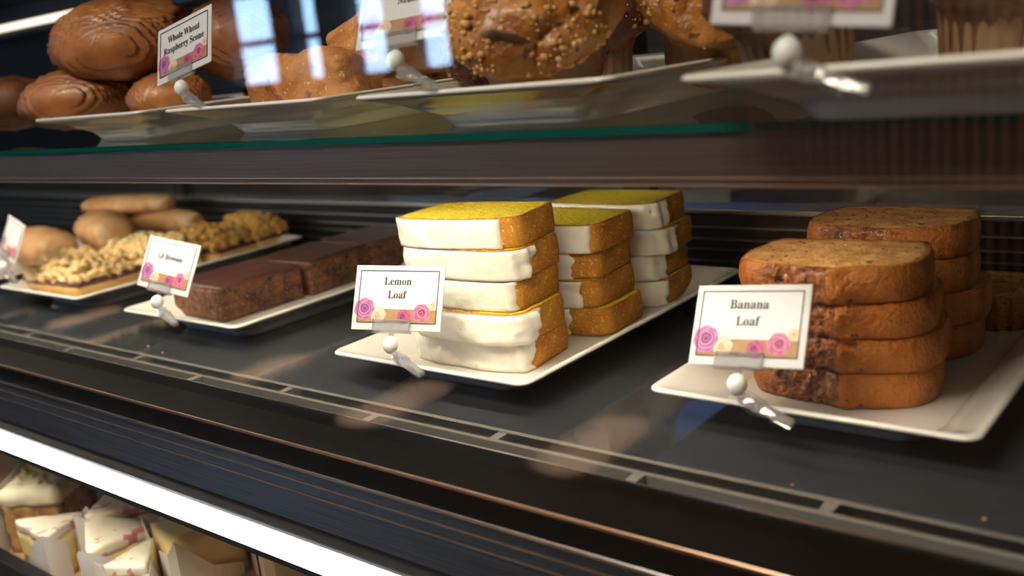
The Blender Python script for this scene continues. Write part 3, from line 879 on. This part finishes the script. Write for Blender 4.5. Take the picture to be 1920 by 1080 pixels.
CW, CH = .078, .0535
def card(loc, yaw, tilt, roll, lines, label, size=.0088, full=True):
    B = Matrix(((1, 0, 0), (0, 0, -1), (0, 1, 0)))
    Mx = Matrix.Rotation(R(yaw), 3, 'Z') @ B @ Matrix.Rotation(R(tilt), 3, 'X') @ Matrix.Rotation(R(roll), 3, 'Z')
    root = empty('name_card', loc, rot=Mx.to_euler())
    tag(root, label, 'sign card')
    bm = bmesh.new(); add_box(bm, -CW/2, CW/2, 0, CH, -.0006, .0006, .0003, 1)
    bmobj('card', bm, M_card, root)
    x0, x1, y0, y1, lw, z = -CW/2+.0045, CW/2-.0045, .0062, CH-.0042, .00042, .00125
    bm = bmesh.new()
    for a in ((x0, x1, y0, y0+lw), (x0, x1, y1-lw, y1), (x0, x0+lw, y0, y1), (x1-lw, x1, y0, y1)):
        add_box(bm, a[0], a[1], a[2], a[3], .0007, z)
    bmobj('border_line', bm, M_ink, root)
    box('ribbon', x0+lw, x1-lw, y0+lw, y0+lw+.0038, .0005, .00075, M_ribbon, root)
    box('ribbon', x0+.022, x1-lw, y0+lw+.0038, .0175, .0005, .00074, M_ribbon, root)
    rose(root, -.0285, .0175, .0092, 'purple', 3)
    rose(root, -.0160, .0125, .0066, 'cream', 5)
    rose(root, .0065, .0115, .0063, 'magenta', 8)
    rose(root, .0215, .0145, .0076, 'pink', 11)
    rose(root, .0310, .0210, .0042, 'cream', 14)
    text_mesh(lines, size, root, .0010)
    return root, Mx

def clip(loc, Mx, label, lean=(.036, -.006, -.013)):
    """holder: clear slot on the card's foot, milky ball joint, faceted clear clamp on the plate rim"""
    root = empty('sign_clip', loc)
    tag(root, label, 'sign holder', 'clear plastic card holders')
    M4 = Mx.to_4x4()
    bm = bmesh.new(); gx = -.003
    add_box(bm, gx-.0165, gx+.0165, -.0022, -.0008, -.0022, .0030, .0003, 1, mat=M4)
    add_box(bm, gx-.0165, gx+.0165, -.0008, .0085, .0016, .0026, .0003, 1, mat=M4)
    add_box(bm, gx-.0165, gx+.0165, -.0008, .0070, -.0024, -.0014, .0003, 1, mat=M4)
    for xx in (gx-.0165, gx+.0153): add_box(bm, xx, xx+.0012, -.0010, .0090, .0020, .0034, .0002, 1, mat=M4)
    add_box(bm, gx-.0165, gx+.0165, .0080, .0092, .0018, .0034, .0002, 1, mat=M4)
    add_box(bm, gx-.002, gx+.002, -.0075, -.0020, -.001, .001, .0003, 1, mat=M4)
    bmobj('card_slot', bm, M_acryl, root)
    bc = M4 @ Vector((gx, -.0115, 0))
    bm = bmesh.new(); bmesh.ops.create_uvsphere(bm, u_segments=20, v_segments=14, radius=1)
    for v in bm.verts:
        c = v.co; f = 1-.12*abs(c.z)**3
        v.co = Vector((c.x*.0064*f, c.y*.0064*f, c.z*.0072))
    for v in bm.verts: v.co = (M4.to_3x3() @ Vector((v.co.x, v.co.z, v.co.y)))+bc
    bmobj('ball_joint', bm, M_whiteplastic, root, True)
    # clamp: two long jaws with ribs, a spring barrel between
    d = Vector(lean); dn = d.normalized(); side = Vector((0, 0, 1)).cross(dn).normalized(); upv = dn.cross(side)
    Mc = Matrix((dn, side, upv)).transposed().to_4x4(); Mc.translation = bc+Vector((.002, 0, -.006))
    bm = bmesh.new(); L_ = d.length
    for (dz, tip, ang) in ((.0026, .0055, 5), (-.0004, .004, -2), (-.0036, .0030, -9)):
        Mj = Mc @ Matrix.Rotation(R(ang), 4, 'Y')
        vsb = []
        for xx, hw, hh in ((0, .0028, .0012), (.006, .0050, .0022), (.013, .0042, .0030), (.019, .0054, .0018), (.028, .0046, .0022), (L_, .0032, .0010)):
            vsb.append([bm.verts.new(Mj @ Vector((xx, sy*hw, dz+sz*hh))) for sy, sz in ((-1, -.4), (-.55, 1), (.55, 1), (1, -.4), (0, -1))])
        for a, b in zip(vsb, vsb[1:]):
            for i in range(5): bm.faces.new((a[i], a[(i+1) % 5], b[(i+1) % 5], b[i]))
        bm.faces.new(vsb[0][::-1]); bm.faces.new(vsb[-1])
    bmobj('clamp_jaw', bm, M_acryl, root)
    bm = bmesh.new()
    bmesh.ops.create_cone(bm, cap_ends=True, segments=10, radius1=.0026, radius2=.0026, depth=.011, matrix=Mc @ Matrix.Translation((.014, 0, 0)) @ Matrix.Rotation(R(90), 4, 'X'))
    for q in (.004, .009, .021, .027):
        bmesh.ops.create_cone(bm, cap_ends=True, segments=6, radius1=.0017, radius2=.0012, depth=.009, matrix=Mc @ Matrix.Translation((q, 0, -.001)) @ Matrix.Rotation(R(25), 4, 'Y'))
    bmobj('spring_barrel', bm, M_acryl, root)

def card_and_clip(loc, yaw, tilt, roll, lines, label, clabel, size=.0088, lean=(.036, -.006, -.013)):
    root, Mx = card(loc, yaw, tilt, roll, lines, label, size)
    clip(loc, Mx, clabel, lean)
card_and_clip((-.5692, .5154, .0545), 23.5, -25.9, -3.2, [('Lemon', -.001, .0375), ('Loaf', -.001, .0265)], 'white card with roses reading Lemon Loaf', 'clear clip holding the Lemon Loaf card on the plate rim')
card_and_clip((-.2719, .5301, .0571), -2.0, -31.8, 5.3, [('Banana', -.001, .0375), ('Loaf', -.001, .0265)], 'white card with roses reading Banana Loaf', 'clear clip holding the Banana Loaf card on the plate rim')
card_and_clip((-.9031, .5120, .0631), 9.4, -26.0, -7.8, [('GF Brownie', 0, .0325)], 'white card with roses reading GF Brownie', 'clear clip holding the GF Brownie card on the plate rim', .0080)
card_and_clip((-.779, .5028, .2721), 1.6, -22.2, 13.0, [('Whole Wheat', 0, .0365), ('Raspberry Scone', 0, .0265)], 'tilted white card reading Whole Wheat Raspberry Scone on the upper shelf', 'clear clip under the Whole Wheat Raspberry Scone card', .0088)
card_and_clip((-.480, .476, .2755), 7, -26, 3, [('Muffin', 0.006, .0285)], 'white card with roses reading Muffin on the upper shelf', 'clear clip under the Muffin card')
card_and_clip((-.183, .424, .2615), 12, -13, -7, [], 'white card cut off by the top edge, in front of the chocolate muffins', 'blurred clear clip under the card in front of the chocolate muffins')
card_and_clip((-1.343, .552, .0640), -8, -24, -8, [], 'shaded card at the far left in front of the crumble bars', 'clear clip at the far left corner of the crumble plate')

# ------------------------------------------------------------------ crumbs on the deck
for i, (x, y, r, lab) in enumerate(((-.945, .508, .0014, 'pale crumb on the deck left of the brownie plate'), (-.905, .500, .0013, 'orange crumb on the deck nearest the grille at the left'),
                       (-.228, .497, .0010, 'tiny pale crumb on the grille edge in front of the banana plate'), (-.125, .503, .0011, 'tiny crumb on the bare deck at the right'),
                       (-.172, .700, .0022, 'dark crumb on the banana plate beside the shaded stack'))):
    o = lump_mesh('crumb', [(0, 0, 0, r)], M_crumb, None); o.location = (x, y, (.0075 if i == 4 else 0)+r*.8)
    tag(o, lab, 'crumb')

# ------------------------------------------------------------------ lower display: cakes in paper on kraft board
LZ = -.25
o = box('kraft_liner', -2.6, .6, .382, .89, LZ, LZ+.004, M_kraft); tag(o, 'tan kraft board lining the lower compartment under the cake slices', 'tray liner')
LZ += .004
def sheet(parent, pts, name='paper_sleeve'):
    """thin folded paper: polyline footprint with rising height"""
    V = []; F = []
    for (x, y, h) in pts: V += [(x, y, 0.0), (x, y, h)]
    n = len(pts)
    for i in range(n-1): F.append((2*i, 2*i+2, 2*i+3, 2*i+1))
    K = len(V); V += [(x+.0005, y+.0005, z) for x, y, z in V[:K]]
    F += [tuple(K+q for q in f[::-1]) for f in F[:n-1]]
    for i in range(n-1): F.append((2*i+1, 2*i+3, K+2*i+3, K+2*i+1))
    return mesh(name, V, F, M_whitepaper, parent, smooth=False)
def wedge(x, y, rz, s, h, label, topmat, seed, name='cheesecake_wedge', pink=True):
    root = empty(name, (x, y, LZ), rz); tag(root, label, 'cake', 'cheesecake wedges in the lower compartment')
    P = rpoly([(-.3*s, .42*s), (-.3*s, -.42*s), (.75*s, 0)], .05*s, 60)
    def pr(nm, z0, z1, ins, mat, amp):
        Q = P-normals2(P)*ins
        V = slab_layers(Q, z1-z0, 4, lambda px, py, pz, v, s_: amp*fbm(px+seed, py, pz, 70), 0); V = [(a, b, c+z0) for a, b, c in V]
        F = grid_faces(60, 4); cap(V, F, 180, 60, z1, 5, amp*.7, 60, seed); cap(V, F, 0, 60, z0, 2, 0, 50, seed, True)
        mesh(nm, V, F, mat, root)
    pr('crust_base', 0, h*.14, -.001, M_bar, .001)
    pr('filling', h*.14, h*.82 if pink else h, .0, M_cheese, .0006)
    if pink: pr('marbled_topping', h*.82, h, -.0008, topmat, .0015)
    q = s
    sheet(root, [(.62*q, -.10*q, h*.18), (.2*q, -.32*q, h*.42), (-.26*q, -.52*q, h*1.05), (-.37*q, -.50*q, h*.9), (-.36*q, -.1*q, h*.8)])
    sheet(root, [(-.36*q, .1*q, h*.7), (-.36*q, .52*q, h*1.1), (-.1*q, .46*q, h*.9), (.3*q, .28*q, h*.35)])
def carrot(x, y, rz, s, h, seed, label):
    root = empty('carrot_cake_square', (x, y, LZ), rz); tag(root, label, 'cake', 'frosted carrot cakes in the lower compartment')
    P = rpoly([(-.5*s, .5*s), (-.5*s, -.5*s), (.5*s, -.5*s), (.5*s, .5*s)], .08*s, 72)
    V = slab_layers(P, h*.75, 12, lambda px, py, pz, v, s_: .0025*fbm(px+seed, py, pz, 90), 0)
    F = grid_faces(72, 12); cap(V, F, 11*72, 72, h*.75, 4, 0, 50, seed); cap(V, F, 0, 72, 0, 2, 0, 50, seed, True)
    mesh('crumb', V, F, M_carrot, root)
    V = slab_layers(P*1.03, h*.30, 6, lambda px, py, pz, v, s_: .004*fbm(px+seed, py, pz, 45)-.008*max(0, v-.5)**2*4, .002); V = [(a, b, c+h*.72) for a, b, c in V]
    F = grid_faces(72, 6); cap(V, F, 5*72, 72, h*1.03, 8, .006, 50, seed); cap(V, F, 0, 72, h*.72, 2, 0, 50, seed, True)
    mesh('frosting', V, F, M_frost, root)
    rr = random.Random(int(seed)); lump_mesh('chopped_nuts', [(rr.uniform(-.4, .4)*s, rr.uniform(-.4, .4)*s, h*1.03+.002, rr.uniform(.002, .004)) for _ in range(26)], M_streusel, root, rr)
    sheet(root, [(-.62*s, -.55*s, h*.9), (-.60*s, .55*s, h*1.1), (.1*s, .62*s, h*1.0)])
carrot(-1.150, .452, R(35), .070, .080, 1, 'frosted carrot cake square nearest the front left, leaning out of its paper')
carrot(-1.235, .525, R(20), .068, .085, 2, 'frosted carrot cake square behind the nearest one')
carrot(-1.095, .545, R(40), .066, .070, 3, 'carrot cake square close under the strip light')
wedge(-1.010, .478, R(150), .095, .072, 'pink-flecked cheesecake wedge in the middle of the tray', M_pinktop, 1)
wedge(-.955, .432, R(175), .090, .068, 'pink-flecked cheesecake wedge at the bottom edge of the photo', M_pinktop, 2)
wedge(-.945, .555, R(100), .095, .078, 'pink-striped cheesecake wedge tucked under the strip light', M_pinktop, 3)
wedge(-.880, .470, R(75), .082, .074, 'plain yellow cheesecake wedge with its paper folded back', M_cheese, 4, pink=False)
wedge(-.800, .535, R(65), .088, .082, 'plain yellow cheesecake wedge farthest right in the tray', M_cheese, 5, pink=False)
wedge(-1.060, .415, R(200), .070, .058, 'pink-flecked cheesecake wedge at the bottom left corner', M_pinktop, 6)
wedge(-.880, .412, R(120), .055, .066, 'small pink-flecked cheesecake tip between two papers', M_pinktop, 7)
